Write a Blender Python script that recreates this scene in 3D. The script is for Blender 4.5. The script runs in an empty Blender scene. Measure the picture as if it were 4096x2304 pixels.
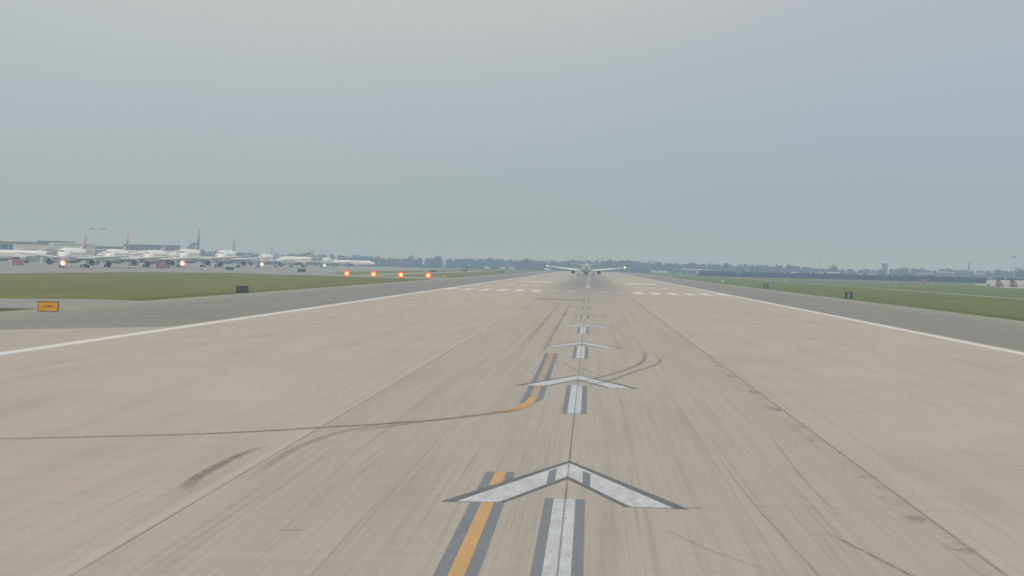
import bpy, math, random
from mathutils import Vector, Matrix
random.seed(7)
sc = bpy.context.scene
COL = sc.collection
PI = math.pi

# ------------------------------------------------------------------ node helpers
class NT:
    def __init__(s, tree): s.t = tree; s.n = tree.nodes; s.l = tree.links
    def new(s, typ, **kw):
        n = s.n.new(typ)
        for k, v in kw.items(): setattr(n, k, v)
        return n
    def put(s, sock, v):
        if isinstance(v, bpy.types.NodeSocket): s.l.new(v, sock)
        elif v is not None:
            if hasattr(sock.default_value, '__len__') and not hasattr(v, '__len__'):
                sock.default_value = [v] * len(sock.default_value)
            else: sock.default_value = v
    def m(s, op, a, b=None, c=None, clamp=False):
        n = s.new('ShaderNodeMath', operation=op); n.use_clamp = clamp
        for i, v in enumerate((a, b, c)):
            if v is not None: s.put(n.inputs[i], v)
        return n.outputs[0]
    def mix(s, f, a, b, mode='MIX'):
        n = s.new('ShaderNodeMix', data_type='RGBA', blend_type=mode)
        s.put(n.inputs[0], f)
        for i, v in ((6, a), (7, b)):
            if isinstance(v, (tuple, list)) and len(v) == 3: v = (*v, 1)
            s.put(n.inputs[i], v)
        return n.outputs[2]
    def noise(s, vec, scale, detail=4, rough=.55, dist=0):
        n = s.new('ShaderNodeTexNoise')
        if vec is not None: s.l.new(vec, n.inputs['Vector'])
        n.inputs['Scale'].default_value = scale; n.inputs['Detail'].default_value = detail
        n.inputs['Roughness'].default_value = rough; n.inputs['Distortion'].default_value = dist
        return n.outputs[0]
    def vmul(s, vec, v, off=(0, 0, 0)):
        n = s.new('ShaderNodeMapping'); s.l.new(vec, n.inputs[0])
        n.inputs['Scale'].default_value = v; n.inputs['Location'].default_value = off
        return n.outputs[0]
    def rng(s, v, a, b, c=0., d=1., smooth=False):
        n = s.new('ShaderNodeMapRange')
        if smooth: n.interpolation_type = 'SMOOTHSTEP'
        s.put(n.inputs[0], v)
        for i, q in enumerate((a, b, c, d)): n.inputs[i + 1].default_value = q
        return n.outputs[0]
    def xyz(s, vec):
        n = s.new('ShaderNodeSeparateXYZ'); s.l.new(vec, n.inputs[0]); return n.outputs

def mat(name):
    m = bpy.data.materials.new(name); m.use_nodes = True
    t = NT(m.node_tree); b = m.node_tree.nodes['Principled BSDF']
    return m, t, b

def simple(name, c, rough=.6, var=.12, scale=1.5, metal=0., emit=None, es=0., coat=0.):
    m, t, b = mat(name)
    tc = t.new('ShaderNodeTexCoord').outputs['Object']
    f = t.rng(t.noise(tc, scale, 4), .3, .7)
    lo = tuple(q * (1 - var) for q in c); hi = tuple(min(1, q * (1 + var)) for q in c)
    t.put(b.inputs['Base Color'], t.mix(f, lo, hi))
    b.inputs['Roughness'].default_value = rough; b.inputs['Metallic'].default_value = metal
    if coat: b.inputs['Coat Weight'].default_value = coat
    if emit:
        b.inputs['Emission Color'].default_value = (*emit, 1); b.inputs['Emission Strength'].default_value = es
    return m

def wpos(t): return t.new('ShaderNodeNewGeometry').outputs['Position']

# ------------------------------------------------------------------ materials
def line_mask(t, x, xc, half, soft):
    d = t.m('ABSOLUTE', t.m('SUBTRACT', x, xc))
    return t.rng(d, half, half + soft, 1, 0)

def concrete_material():
    m, t, b = mat('runway concrete')
    P = wpos(t); X, Y, Z = t.xyz(P)
    ax = t.m('ABSOLUTE', X)
    big = t.rng(t.noise(t.vmul(P, (.09, .022, 1)), 1, 5, .6), .3, .72)
    mid = t.rng(t.noise(t.vmul(P, (.35, .09, 1)), 1, 6, .6, .6), .3, .7)
    fine = t.noise(t.vmul(P, (9, 2.2, 1)), 1, 5, .7)
    col = t.mix(big, (.455, .386, .312), (.515, .444, .366))
    col = t.mix(t.m('MULTIPLY', mid, .30), col, (.385, .330, .268))
    # slab to slab difference: lanes 7.6 m wide, panels 6.1 m long
    cmb = t.new('ShaderNodeCombineXYZ')
    t.put(cmb.inputs[0], t.m('FLOOR', t.m('DIVIDE', t.m('ADD', X, 300.), 7.62)))
    t.put(cmb.inputs[1], t.m('FLOOR', t.m('DIVIDE', Y, 6.1)))
    wn = t.new('ShaderNodeTexWhiteNoise', noise_dimensions='2D'); t.l.new(cmb.outputs[0], wn.inputs['Vector'])
    slab = t.m('MULTIPLY', t.m('SUBTRACT', wn.outputs[0], .5), .11)
    col = t.mix(1.0, col, t.mix(t.m('ADD', slab, .5, clamp=True), (.80, .80, .80), (1.2, 1.2, 1.2)), 'MULTIPLY')
    # worn, greyer wheel lane in the middle with fine longitudinal streaks
    lane = t.rng(t.m('ADD', ax, t.m('MULTIPLY', t.noise(t.vmul(P, (.3, .03, 1)), 1, 3), .3)), 7.55, 7.9, 1, 0)
    col = t.mix(t.m('MULTIPLY', lane, .50), col, (.392, .348, .297))
    st1 = t.rng(t.noise(t.vmul(P, (8.5, .022, 1)), 1, 6, .8), .53, .72)
    st2 = t.rng(t.noise(t.vmul(P, (2.6, .012, 1), (31, 5, 0)), 1, 5, .7), .50, .74)
    wide = t.rng(ax, 5.5, 12.5, 1, .12)
    col = t.mix(t.m('MULTIPLY', t.m('MULTIPLY', st1, wide), .80), col, (.21, .19, .17))
    col = t.mix(t.m('MULTIPLY', t.m('MULTIPLY', st2, wide), .48), col, (.225, .205, .185))
    st3 = t.rng(t.noise(t.vmul(P, (20., .05, 1), (3, 77, 0)), 1, 6, .85), .54, .70)
    col = t.mix(t.m('MULTIPLY', t.m('MULTIPLY', st3, t.rng(ax, 6, 22, 1, .35)), .60), col, (.24, .21, .18))
    st4 = t.rng(t.noise(t.vmul(P, (15., .05, 1), (63, 7, 0)), 1, 6, .85), .56, .70)
    col = t.mix(t.m('MULTIPLY', t.m('MULTIPLY', st4, t.rng(ax, 6, 22, 1, .35)), .42), col, (.56, .50, .42))
    # broad diagonal stains on the outer lanes
    rot = t.new('ShaderNodeMapping'); t.l.new(P, rot.inputs[0])
    rot.inputs['Rotation'].default_value = (0, 0, .12); rot.inputs['Scale'].default_value = (.55, .03, 1)
    stn = t.rng(t.noise(rot.outputs[0], 1, 4, .55), .5, .75)
    col = t.mix(t.m('MULTIPLY', stn, .42), col, (.30, .265, .222))
    # transverse broom marks and pale joints
    br = t.rng(t.noise(t.vmul(P, (.12, 1.6, 1), (9, 3, 0)), 1, 4, .6), .56, .74)
    col = t.mix(t.m('MULTIPLY', br, .22), col, (.46, .41, .345))
    br2 = t.rng(t.noise(t.vmul(P, (.16, 2.4, 1), (3, 53, 0)), 1, 3, .6), .58, .76)
    col = t.mix(t.m('MULTIPLY', br2, .20), col, (.27, .24, .205))
    for k_, (sx_, sy_, of_, cc_, am_) in enumerate(((.10, 5.0, 11, (.56, .49, .405), .30), (.13, 7.5, 41, (.27, .235, .19), .26), (.05, 1.1, 71, (.54, .475, .39), .26), (.06, .8, 91, (.30, .262, .215), .24))):
        tb = t.rng(t.noise(t.vmul(P, (sx_, sy_, 1), (of_, of_ * 2., 0)), 1, 5, .7), .54, .72)
        col = t.mix(t.m('MULTIPLY', tb, am_), col, cc_)
    fy = t.m('MODULO', Y, 6.1)
    jt = t.rng(fy, .0, .10, 1, 0)
    jn = t.rng(t.noise(t.vmul(P, (.25, .9, 1)), 1, 3), .45, .7)
    col = t.mix(t.m('MULTIPLY', t.m('MULTIPLY', jt, jn), .45), col, (.50, .45, .385))
    # longitudinal joints
    n1 = t.noise(t.vmul(P, (.5, .12, 1)), 1, 4, .7)
    for xc, w, k, c in ((-7.62, .035, .72, (.12, .105, .09)), (7.55, .06, .65, (.12, .105, .095)), (-15.2, .04, .28, (.50, .45, .38)),
                        (15.24, .045, .42, (.17, .15, .13)), (-22.9, .035, .32, (.2, .18, .16)), (22.86, .045, .45, (.17, .15, .13)), (0., .026, .8, (.10, .09, .08)),
                        (-3.8, .025, .22, (.16, .14, .12)), (3.8, .03, .28, (.16, .14, .12)), (-1.1, .02, .25, (.17, .15, .13))):
        mk = line_mask(t, X, xc, w * .45, .022)
        col = t.mix(t.m('MULTIPLY', t.m('MULTIPLY', mk, t.rng(n1, .25, .6, .35, 1)), k), col, c)
    ls = line_mask(t, X, -7.80, .05, .10)
    col = t.mix(t.m('MULTIPLY', t.m('MULTIPLY', ls, t.rng(n1, .2, .6, .5, 1)), .26), col, (.58, .51, .42))
    # blotchy crack sealant along the right joint
    sl = t.rng(t.noise(t.vmul(P, (.9, .30, 1), (4, 17, 0)), 1, 6, .8), .50, .60)
    sm = line_mask(t, t.m('ADD', X, t.m('MULTIPLY', t.m('SUBTRACT', n1, .5), .8)), 7.35, .12, .22)
    col = t.mix(t.m('MULTIPLY', t.m('MULTIPLY', sl, sm), .60), col, (.15, .13, .12))
    # touchdown rubber
    rb = t.m('MULTIPLY', t.rng(Y, 380, 900, 0, 1, True), t.rng(Y, 2300, 3100, 1, .2))
    rx = t.rng(t.m('ADD', ax, t.m('MULTIPLY', mid, 3)), 3.5, 14, 1, 0, True)
    col = t.mix(t.m('MULTIPLY', t.m('MULTIPLY', rb, rx), .62), col, (.15, .15, .15))
    # dark patch band
    pb = t.m('MULTIPLY', line_mask(t, Y, 450, 5, 6), line_mask(t, X, -3.6, 3.2, 2.))
    col = t.mix(t.m('MULTIPLY', pb, t.rng(mid, .1, .6, .4, .7)), col, (.15, .145, .135))
    col = t.mix(t.m('MULTIPLY', t.rng(fine, .35, .7), .14), col, (.24, .21, .18))
    t.put(b.inputs['Base Color'], col); b.inputs['Roughness'].default_value = .85
    bp = t.new('ShaderNodeBump'); bp.inputs['Strength'].default_value = .15; t.l.new(fine, bp.inputs['Height']); t.l.new(bp.outputs[0], b.inputs['Normal'])
    return m

def plain_paving(name, c0, c1, crack=.35, green=0.):
    m, t, b = mat(name)
    P = wpos(t); X, Y, Z = t.xyz(P)
    a = t.rng(t.noise(t.vmul(P, (.15, .03, 1)), 1, 5, .6), .3, .7)
    c = t.noise(t.vmul(P, (6, 1.6, 1)), 1, 5, .75)
    d = t.rng(t.noise(t.vmul(P, (.7, .35, 1)), 1, 5, .7, .8), .45, .72)
    col = t.mix(a, c0, c1)
    col = t.mix(t.m('MULTIPLY', t.rng(c, .35, .7), .3), col, tuple(q * .62 for q in c0))
    col = t.mix(t.m('MULTIPLY', d, crack), col, tuple(q * .72 for q in c0))
    j = t.rng(t.noise(t.vmul(P, (1.1, .012, 1)), 1, 3, .5), .62, .70)
    col = t.mix(t.m('MULTIPLY', j, .22), col, tuple(q * .7 for q in c0))
    if green:
        e = t.rng(t.m('ABSOLUTE', X), 44, 51, 0, green)
        col = t.mix(e, col, (.33, .345, .25))
        tb = t.rng(t.noise(t.vmul(P, (.16, 1.2, 1), (5, 3, 0)), 1, 5, .75), .5, .68)
        col = t.mix(t.m('MULTIPLY', tb, .30), col, (.15, .145, .13))
        tc_ = t.rng(t.noise(t.vmul(P, (.2, .5, 1), (55, 3, 0)), 1, 6, .8), .58, .66)
        col = t.mix(t.m('MULTIPLY', tc_, .28), col, (.34, .31, .27))
    t.put(b.inputs['Base Color'], col); b.inputs['Roughness'].default_value = .9
    return m

def grass_material():
    m, t, b = mat('mown grass')
    P = wpos(t); X, Y, Z = t.xyz(P)
    a = t.rng(t.noise(t.vmul(P, (.05, .010, 1)), 1, 6, .62), .32, .68)
    c = t.rng(t.noise(t.vmul(P, (.28, .05, 1), (7, 2, 0)), 1, 6, .65), .36, .66)
    f = t.noise(t.vmul(P, (2.2, .7, 1)), 1, 5, .75)
    col = t.mix(a, (.155, .168, .040), (.215, .205, .062))
    col = t.mix(t.m('MULTIPLY', c, .5), col, (.150, .182, .030))
    dry = t.rng(t.noise(t.vmul(P, (.11, .03, 1), (90, 4, 0)), 1, 5, .6), .56, .72)
    col = t.mix(t.m('MULTIPLY', dry, .5), col, (.25, .215, .13))
    col = t.mix(t.m('MULTIPLY', t.rng(f, .4, .7), .6), col, (.090, .105, .028))
    ax = t.m('ABSOLUTE', X)
    pale = line_mask(t, ax, 51.0, .5, .3)
    dark = line_mask(t, ax, 53.2, 1.1, 1.6)  # shadow line of the taller verge grass, painted into the colour
    col = t.mix(t.m('MULTIPLY', dark, .6), col, (.075, .092, .020))
    col = t.mix(t.m('MULTIPLY', pale, .7), col, (.32, .34, .21))
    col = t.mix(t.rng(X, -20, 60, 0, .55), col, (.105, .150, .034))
    ms = t.rng(t.noise(t.vmul(P, (.35, .006, 1), (2, 8, 0)), 1, 4, .6), .45, .62)
    col = t.mix(t.m('MULTIPLY', ms, .32), col, (.235, .235, .085))
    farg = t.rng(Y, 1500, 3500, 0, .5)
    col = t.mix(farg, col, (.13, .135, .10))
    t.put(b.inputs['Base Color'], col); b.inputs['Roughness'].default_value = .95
    b.inputs['Specular IOR Level'].default_value = .15
    bp = t.new('ShaderNodeBump'); bp.inputs['Strength'].default_value = .5; bp.inputs['Distance'].default_value = .3
    t.l.new(f, bp.inputs['Height']); t.l.new(bp.outputs[0], b.inputs['Normal'])
    return m

def paint(name, c, wear=.3, under=(.33, .30, .26), centre=0., stain=(.24, .24, .235), sk=.30):
    m, t, b = mat(name)
    P = wpos(t); X, Y, Z = t.xyz(P)
    w = t.rng(t.noise(t.vmul(P, (3.2, .55, 1)), 1, 6, .75), .44, .74)
    w2 = t.rng(t.noise(t.vmul(P, (7, 1.4, 1), (5, 9, 0)), 1, 4, .7), .55, .72)
    s = t.rng(t.noise(t.vmul(P, (8, .55, 1)), 1, 5, .7, 1.6), .52, .68)
    col = t.mix(t.rng(t.noise(t.vmul(P, (1.2, .2, 1)), 1, 3), .3, .7), c, tuple(q * .86 for q in c))
    col = t.mix(t.m('MULTIPLY', w, wear), col, under)
    col = t.mix(t.m('MULTIPLY', w2, wear * .5), col, under)
    col = t.mix(t.m('MULTIPLY', s, sk), col, stain)
    if centre:
        col = t.mix(t.m('MULTIPLY', line_mask(t, X, 0, .012, .014), centre), col, (.12, .12, .12))
    t.put(b.inputs['Base Color'], col); b.inputs['Roughness'].default_value = .7
    return m

def rubber(name, c=(.10, .095, .09), k=.7):
    m, t, b = mat(name)
    uv = t.new('ShaderNodeTexCoord').outputs['UV']; U, V, _ = t.xyz(uv); P = wpos(t)
    edge = t.rng(t.m('ABSOLUTE', t.m('SUBTRACT', U, .5)), .18, .5, 1, 0, True)
    ends = t.m('MULTIPLY', t.rng(V, 0, .32, 0, 1, True), t.rng(V, .72, 1, 1, 0, True))
    n = t.m('MULTIPLY', t.rng(t.noise(t.vmul(P, (2.0, .8, 1)), 1, 5, .75), .32, .68, .35, 1), t.rng(t.noise(t.vmul(P, (18, 2.5, 1)), 1, 5, .8), .38, .6, .35, 1.2))
    a = t.m('MULTIPLY', t.m('MULTIPLY', edge, ends), t.m('MULTIPLY', n, k))
    b.inputs['Base Color'].default_value = (*c, 1); b.inputs['Roughness'].default_value = .8
    t.put(b.inputs['Alpha'], a)
    return m

M = dict(
    concrete=concrete_material(),
    fillet=plain_paving('taxiway concrete', (.41, .365, .305), (.46, .41, .345), .3),
    asphalt=plain_paving('shoulder asphalt', (.232, .220, .192), (.285, .268, .232), .5, green=.7),
    taxi=plain_paving('taxiway paving', (.27, .265, .24), (.33, .325, .29), .3),
    pale=plain_paving('pale service road', (.38, .40, .28), (.46, .46, .33), .3),
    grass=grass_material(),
    white=paint('white runway paint', (.76, .74, .69), .3, centre=0.),
    arrow=paint('arrow paint', (.60, .615, .61), .8, (.36, .35, .33), centre=.7, sk=.55),
    faint=paint('faded white paint', (.43, .41, .37), .9, (.37, .33, .28)),
    black=paint('black border paint', (.10, .108, .112), .6, (.22, .21, .2)),
    greyb=paint('faded border paint', (.175, .19, .205), .35, (.27, .26, .24)),
    orange=paint('orange lead line paint', (.60, .335, .11), .7, (.48, .32, .18), stain=(.5, .29, .13)),
    faintorange=paint('faded lead line paint', (.46, .30, .17), .85),
    tyre=rubber('tyre rubber', k=.56), tyre2=rubber('faint tyre rubber', (.16, .15, .135), .40), tyre3=rubber('very faint tyre rubber', (.20, .18, .155), .34),
    brown=rubber('faded lead off line', (.20, .14, .09), .85),
    brownfade=rubber('brown lead off stain', (.30, .21, .13), .6),
    body=simple('white aircraft paint', (.86, .86, .85), .3, .04, coat=.3),
    wing=simple('light grey wing skin', (.66, .68, .68), .35, .06),
    belly=simple('grey lower fuselage', (.33, .34, .35), .4, .08),
    metal=simple('dull engine metal', (.10, .105, .11), .45, .2, metal=.4),
    dark=simple('dark exhaust', (.025, .027, .03), .6, .2),
    glass=simple('dark cockpit glass', (.02, .03, .04), .12, .1),
    tyreb=simple('black tyre rubber', (.03, .03, .032), .8, .1),
    strut=simple('gear metal', (.28, .29, .30), .4, .1, metal=.5),
    finred=simple('red fin paint', (.43, .29, .28), .4, .1),
    finbrown=simple('brown red fin paint', (.40, .32, .31), .4, .1),
    fingrey=simple('grey fin paint', (.43, .455, .465), .4, .1),
    findark=simple('dark grey fin paint', (.30, .305, .315), .4, .1),
    fingreen=simple('dark green fin paint', (.14, .21, .19), .4, .1),
    lamp=simple('warm landing light', (1, .85, .7), .4, .0, emit=(1, .76, .56), es=7),
    strobe=simple('white strobe light', (1, .95, .95), .4, .0, emit=(1, .93, .93), es=.85),
    signblack=simple('black sign face', (.022, .026, .024), .5, .2),
    signback=simple('dark sign back', (.05, .058, .055), .6, .2),
    signwhite=simple('white sign numeral', (.5, .53, .5), .5, .1),
    signorange=simple('orange yellow sign face', (.78, .36, .02), .5, .1),
    signink=simple('dark sign strokes', (.42, .20, .02), .6, .1),
    post=simple('galvanised post', (.25, .26, .26), .5, .1),
    papibox=simple('orange lamp housing', (.30, .10, .04), .5, .2),
    hangar=simple('pale metal cladding', (.56, .57, .52), .6, .06, scale=.1),
    roofd=simple('dark roof', (.14, .155, .15), .7, .15, scale=.3),
    roofl=simple('pale roof', (.40, .41, .42), .6, .1, scale=.3),
    wallg=simple('grey wall', (.20, .215, .22), .7, .15, scale=.3),
    wallb=simple('brown wall', (.19, .165, .155), .7, .15, scale=.3),
    wallw=simple('white wall', (.46, .48, .48), .6, .08, scale=.3),
    blueg=simple('blue glazing', (.05, .12, .18), .25, .2, scale=.3),
    window=simple('dark window', (.05, .06, .08), .2, .2),
    vwhite=simple('white vehicle paint', (.60, .62, .62), .35, .05, coat=.4),
    vred=simple('red vehicle paint', (.38, .16, .16), .35, .1, coat=.4),
    vorange=simple('orange vehicle paint', (.52, .19, .07), .35, .1, coat=.4),
    vdark=simple('dark vehicle paint', (.05, .06, .07), .35, .1, coat=.4),
    bark=simple('tree bark', (.09, .07, .05), .9, .2),
    rust=simple('reddish tank paint', (.46, .38, .38), .6, .1),
)

def window_band():
    m, t, b = mat('cabin window row')
    Y = t.xyz(t.new('ShaderNodeTexCoord').outputs['Object'])[1]
    k = t.rng(t.m('ABSOLUTE', t.m('SUBTRACT', t.m('MODULO', t.m('ADD', Y, 70.), .7), .35)), .14, .17, 1, 0)
    t.put(b.inputs['Base Color'], t.mix(k, (.78, .79, .79), (.03, .04, .05))); b.inputs['Roughness'].default_value = .3
    return m
M['winband'] = window_band()

def leaf_material(name, lo, hi):
    m, t, b = mat(name)
    P = wpos(t)
    a = t.rng(t.noise(P, .12, 4, .7), .3, .7); c = t.rng(t.noise(P, .9, 3, .7), .35, .7)
    col = t.mix(a, lo, hi); col = t.mix(t.m('MULTIPLY', c, .45), col, tuple(q * .45 for q in lo))
    t.put(b.inputs['Base Color'], col); b.inputs['Roughness'].default_value = .8
    b.inputs['Specular IOR Level'].default_value = .2
    return m
M['leaf'] = leaf_material('dark leaves', (.030, .045, .022), (.055, .075, .032))
M['leaf2'] = leaf_material('mid leaves', (.045, .062, .028), (.075, .095, .045))
M['scrub'] = leaf_material('dark scrub', (.022, .022, .024), (.040, .038, .038))

def papi_lens_halo():
    m, t, b = mat('red approach lens and halo')
    tc = t.new('ShaderNodeTexCoord').outputs['Object']; X, Y, Z = t.xyz(tc)
    r = t.m('SQRT', t.m('ADD', t.m('MULTIPLY', X, X), t.m('MULTIPLY', Z, Z)))
    ramp = t.new('ShaderNodeValToRGB'); t.l.new(t.m('DIVIDE', r, 1.15), ramp.inputs[0])
    e = ramp.color_ramp.elements
    e[0].position = 0; e[0].color = (1, .70, .30, 1); e[1].position = 1; e[1].color = (.40, .06, .03, 1)
    q = e.new(.38); q.color = (1, .42, .13, 1); q = e.new(.62); q.color = (.85, .12, .05, 1)  # red outer stops paint a glow halo around the lens core
    t.put(b.inputs['Emission Color'], ramp.outputs[0]); t.put(b.inputs['Emission Strength'], t.rng(r, .1, 1.0, 3.0, 1.0))
    b.inputs['Base Color'].default_value = (.3, .05, .03, 1)
    return m
M['papilens_halo'] = papi_lens_halo()
def landing_lamp_halo():
    m, t, b = mat('warm landing lamp and halo')
    X, Y, Z = t.xyz(t.new('ShaderNodeTexCoord').outputs['Object'])
    r = t.m('DIVIDE', t.m('SQRT', t.m('ADD', t.m('MULTIPLY', X, X), t.m('MULTIPLY', Z, Z))), .3)
    ramp = t.new('ShaderNodeValToRGB'); t.l.new(r, ramp.inputs[0]); e = ramp.color_ramp.elements
    e[0].position = .35; e[0].color = (1, .82, .68, 1); e[1].position = .95; e[1].color = (.55, .22, .15, 1)  # orange rim paints a glow ring around the lamp core
    q = e.new(.65); q.color = (1, .52, .34, 1)
    t.put(b.inputs['Emission Color'], ramp.outputs[0]); t.put(b.inputs['Emission Strength'], t.rng(r, .2, .95, 2.2, .5))
    b.inputs['Base Color'].default_value = (.4, .3, .25, 1)
    return m
M['lamp'] = landing_lamp_halo()

# ------------------------------------------------------------------ mesh helpers
class MB:
    def __init__(s): s.v = []; s.f = []; s.uv = None
    def box(s, x0, x1, y0, y1, z0, z1):
        n = len(s.v)
        s.v += [(x, y, z) for z in (z0, z1) for y in (y0, y1) for x in (x0, x1)]
        s.f += [tuple(n + i for i in q) for q in ((0, 2, 3, 1), (4, 5, 7, 6), (0, 1, 5, 4), (2, 6, 7, 3), (0, 4, 6, 2), (1, 3, 7, 5))]
        return s
    def poly(s, pts, z=None):
        n = len(s.v)
        s.v += [(p[0], p[1], z if z is not None else p[2]) for p in pts]; s.f.append(tuple(range(n, n + len(pts)))); return s
    def rect(s, x0, x1, y0, y1, z): return s.poly([(x0, y0), (x1, y0), (x1, y1), (x0, y1)], z)
    def rings(s, rings, cap=True):
        n = len(s.v); k = len(rings[0])
        for r in rings: s.v += [tuple(p) for p in r]
        for i in range(len(rings) - 1):
            for j in range(k):
                a = n + i * k + j; b = n + i * k + (j + 1) % k
                s.f.append((a, b, b + k, a + k))
        if cap:
            s.f.append(tuple(n + j for j in reversed(range(k)))); s.f.append(tuple(n + (len(rings) - 1) * k + j for j in range(k)))
        return s
    def tube(s, p0, p1, r0, r1=None, k=10):
        r1 = r0 if r1 is None else r1
        a = Vector(p0); b = Vector(p1); d = (b - a).normalized()
        u = d.orthogonal().normalized(); w = d.cross(u)
        R = []
        for c, r in ((a, r0), (b, r1)):
            R.append([c + u * math.cos(2 * PI * j / k) * r + w * math.sin(2 * PI * j / k) * r for j in range(k)])
        return s.rings(R)
    def ball(s, c, r, k=10, sz=1.):
        R = []
        for i in range(1, 6):
            th = PI * i / 6 ; R.append([(c[0] + r * math.sin(th) * math.cos(2 * PI * j / k), c[1] + r * math.sin(th) * math.sin(2 * PI * j / k), c[2] - r * sz * math.cos(th)) for j in range(k)])
        return s.rings(R)
    def build(s, name, m, parent=None, smooth=False, loc=None):
        me = bpy.data.meshes.new(name); me.from_pydata(s.v, [], s.f); me.update()
        if s.uv:
            l = me.uv_layers.new(name='UVMap')
            for i, lp in enumerate(me.loops): l.data[i].uv = s.uv[lp.vertex_index]
        if isinstance(m, (list, tuple)):
            for q in m: me.materials.append(q)
        else: me.materials.append(m)
        if smooth:
            me.polygons.foreach_set('use_smooth', [True] * len(me.polygons))
        o = bpy.data.objects.new(name, me); COL.objects.link(o)
        if parent: o.parent = parent
        if loc: o.location = loc
        return o

def tag(o, label, cat, group=None, kind=None):
    if label: o['label'] = label
    if cat: o['category'] = cat
    if group: o['group'] = group
    if kind: o['kind'] = kind
    return o
def empty(name, loc, rz=0., s=1.):
    o = bpy.data.objects.new(name, None); COL.objects.link(o); o.location = loc; o.rotation_euler = (0, 0, rz); o.scale = (s, s, s); return o
def kids(o): return [c for c in bpy.data.objects if c.parent == o]
def copy_tree(o, parent=None):
    c = o.copy(); COL.objects.link(c)
    if parent: c.parent = parent
    for ch in kids(o): copy_tree(ch, c)
    return c
def retexture(o, old, new):
    """give a copied thing its own mesh with another material on one part"""
    for ch in kids(o):
        if ch.type == 'MESH' and ch.name.split('.')[0] == old:
            ch.data = ch.data.copy(); ch.data.materials[0] = new

# ------------------------------------------------------------------ ground and paving
S = lambda o, lab, cat='ground': tag(o, lab, cat, kind='structure')
g = MB(); 
for i in range(12):
    for j in range(12):
        x0 = -9000 + i * 1500; y0 = -4000 + j * 1500
        g.rect(x0, x0 + 1500, y0, y0 + 1500, -.10)
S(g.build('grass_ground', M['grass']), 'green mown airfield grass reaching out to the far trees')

sh = MB(); sh.rect(-51, 51, -60, 3700, -.055)
S(sh.build('runway_shoulder', M['asphalt']), 'grey asphalt shoulders on both sides of the runway', 'shoulder')

rw = MB(); rw.rect(-30.0, 30.0, -60, 3400, 0)
runway = S(rw.build('runway', M['concrete']), 'long tan concrete runway with arrows down its middle', 'runway')

fl = MB(); fl.poly([(-80, -60), (-30.02, -60), (-30.02, 214), (-38.5, 193), (-52, 158), (-80, 100)], -.02)
S(fl.build('taxiway_entrance', M['fillet']), 'pale concrete taxiway joining the runway at lower left', 'taxiway')

tx = MB()
tx.poly([(-51, 272), (-51, 338), (-58, 342), (-66, 331), (-75, 329), (-150, 329), (-400, 329), (-400, 272), (-53, 272)], -.06)
tx.poly([(-150, 329), (-150, 960), (-133, 1075), (-110, 1035), (-88, 1015), (-51, 960), (-51, 1110), (-75, 1120), (-96, 1160), (-112, 1250), (-122, 1500), (-135, 3300), (-900, 3300), (-900, 329)], -.065)
S(tx.build('taxiway', M['taxi']), 'grey parallel taxiway where the queue of airliners waits', 'taxiway')

st = MB()
st.rect(101.2, 104.0, 300, 2200, -.045)
S(st.build('service_track', M['pale']), 'thin pale service track across the grass on the right', 'path')
st = MB(); st.rect(-92, -84, 1130, 2400, -.05)
S(st.build('service_road', M['pale']), 'pale narrow road strip behind the left grass', 'road')
ap = MB(); ap.poly([(196, 1380), (420, 1380), (420, 1560), (270, 2050), (236, 1800)], -.04)
S(ap.build('cargo_apron', M['fillet']), 'pale concrete apron at the far right edge', 'apron')
ap = MB(); ap.rect(330, 900, 2600, 3300, -.04)
S(ap.build('parking_ground', M['taxi']), 'grey parking ground in front of the far right trees', 'parking ground')

# ------------------------------------------------------------------ painted markings (parts of the runway)
def mark(name, mb, m, z=.004, parent=runway):
    o = mb.build(name, m, parent); o.location.z = z; return o
for sx in (-1, 1):
    e = MB()
    ys = [-60 + 20 * i for i in range(170)]
    for a, b in zip(ys, ys[1:]): e.rect(sx * 29.1 - .46, sx * 29.1 + .46, a, b, 0)
    o = mark('edge_line', e, M['white'])
for k in range(8):
    Y = 75.3 + 61 * k
    a = MB()
    a.poly([(-2.30, Y - 13.4), (-1.40, Y - 13.3), (0, Y - 5.1), (0, Y - .4)], 0)
    a.poly([(2.30, Y - 13.8), (0, Y - .4), (0, Y - 5.1), (1.40, Y - 13.7)], 0)
    a.rect(-.25, .22, Y - 36, Y - 12, 0)
    arrow = mark('arrow_marking', a, M['arrow'] if k < 4 else M['faint'], .008)
    b = MB()
    b.poly([(-2.62, Y - 13.55), (-2.30, Y - 13.4), (0, Y - .4), (0, Y + .55)], 0)
    b.poly([(2.62, Y - 13.95), (0, Y + .55), (0, Y - .4), (2.30, Y - 13.8)], 0)
    b.poly([(-1.40, Y - 13.3), (-1.27, Y - 13.3), (0, Y - 6.0), (0, Y - 5.1)], 0)
    b.poly([(1.40, Y - 13.7), (0, Y - 5.1), (0, Y - 6.0), (1.27, Y - 13.7)], 0)
    mark('border', b, M['black'] if k < 3 else M['greyb'], 0, arrow)
    b = MB()
    b.rect(-.44, -.25, Y - 36, Y - 11.9, 0); b.rect(.22, .42, Y - 36, Y - 12.1, 0)
    mark('shaft_border', b, M['greyb'] if k else M['greyb'], 0, arrow)
    if k == 0:
        b = MB(); b.poly([(-.47, Y - 8.2), (-.29, Y - 7.1), (-.29, Y - 2.5), (-.47, Y - 3.6)], 0)
        b.poly([(.36, Y - 7.6), (.54, Y - 8.6), (.54, Y - 4.2), (.36, Y - 3.2)], 0)
        mark('worn_patch', b, M['greyb'], .003, arrow)

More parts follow.
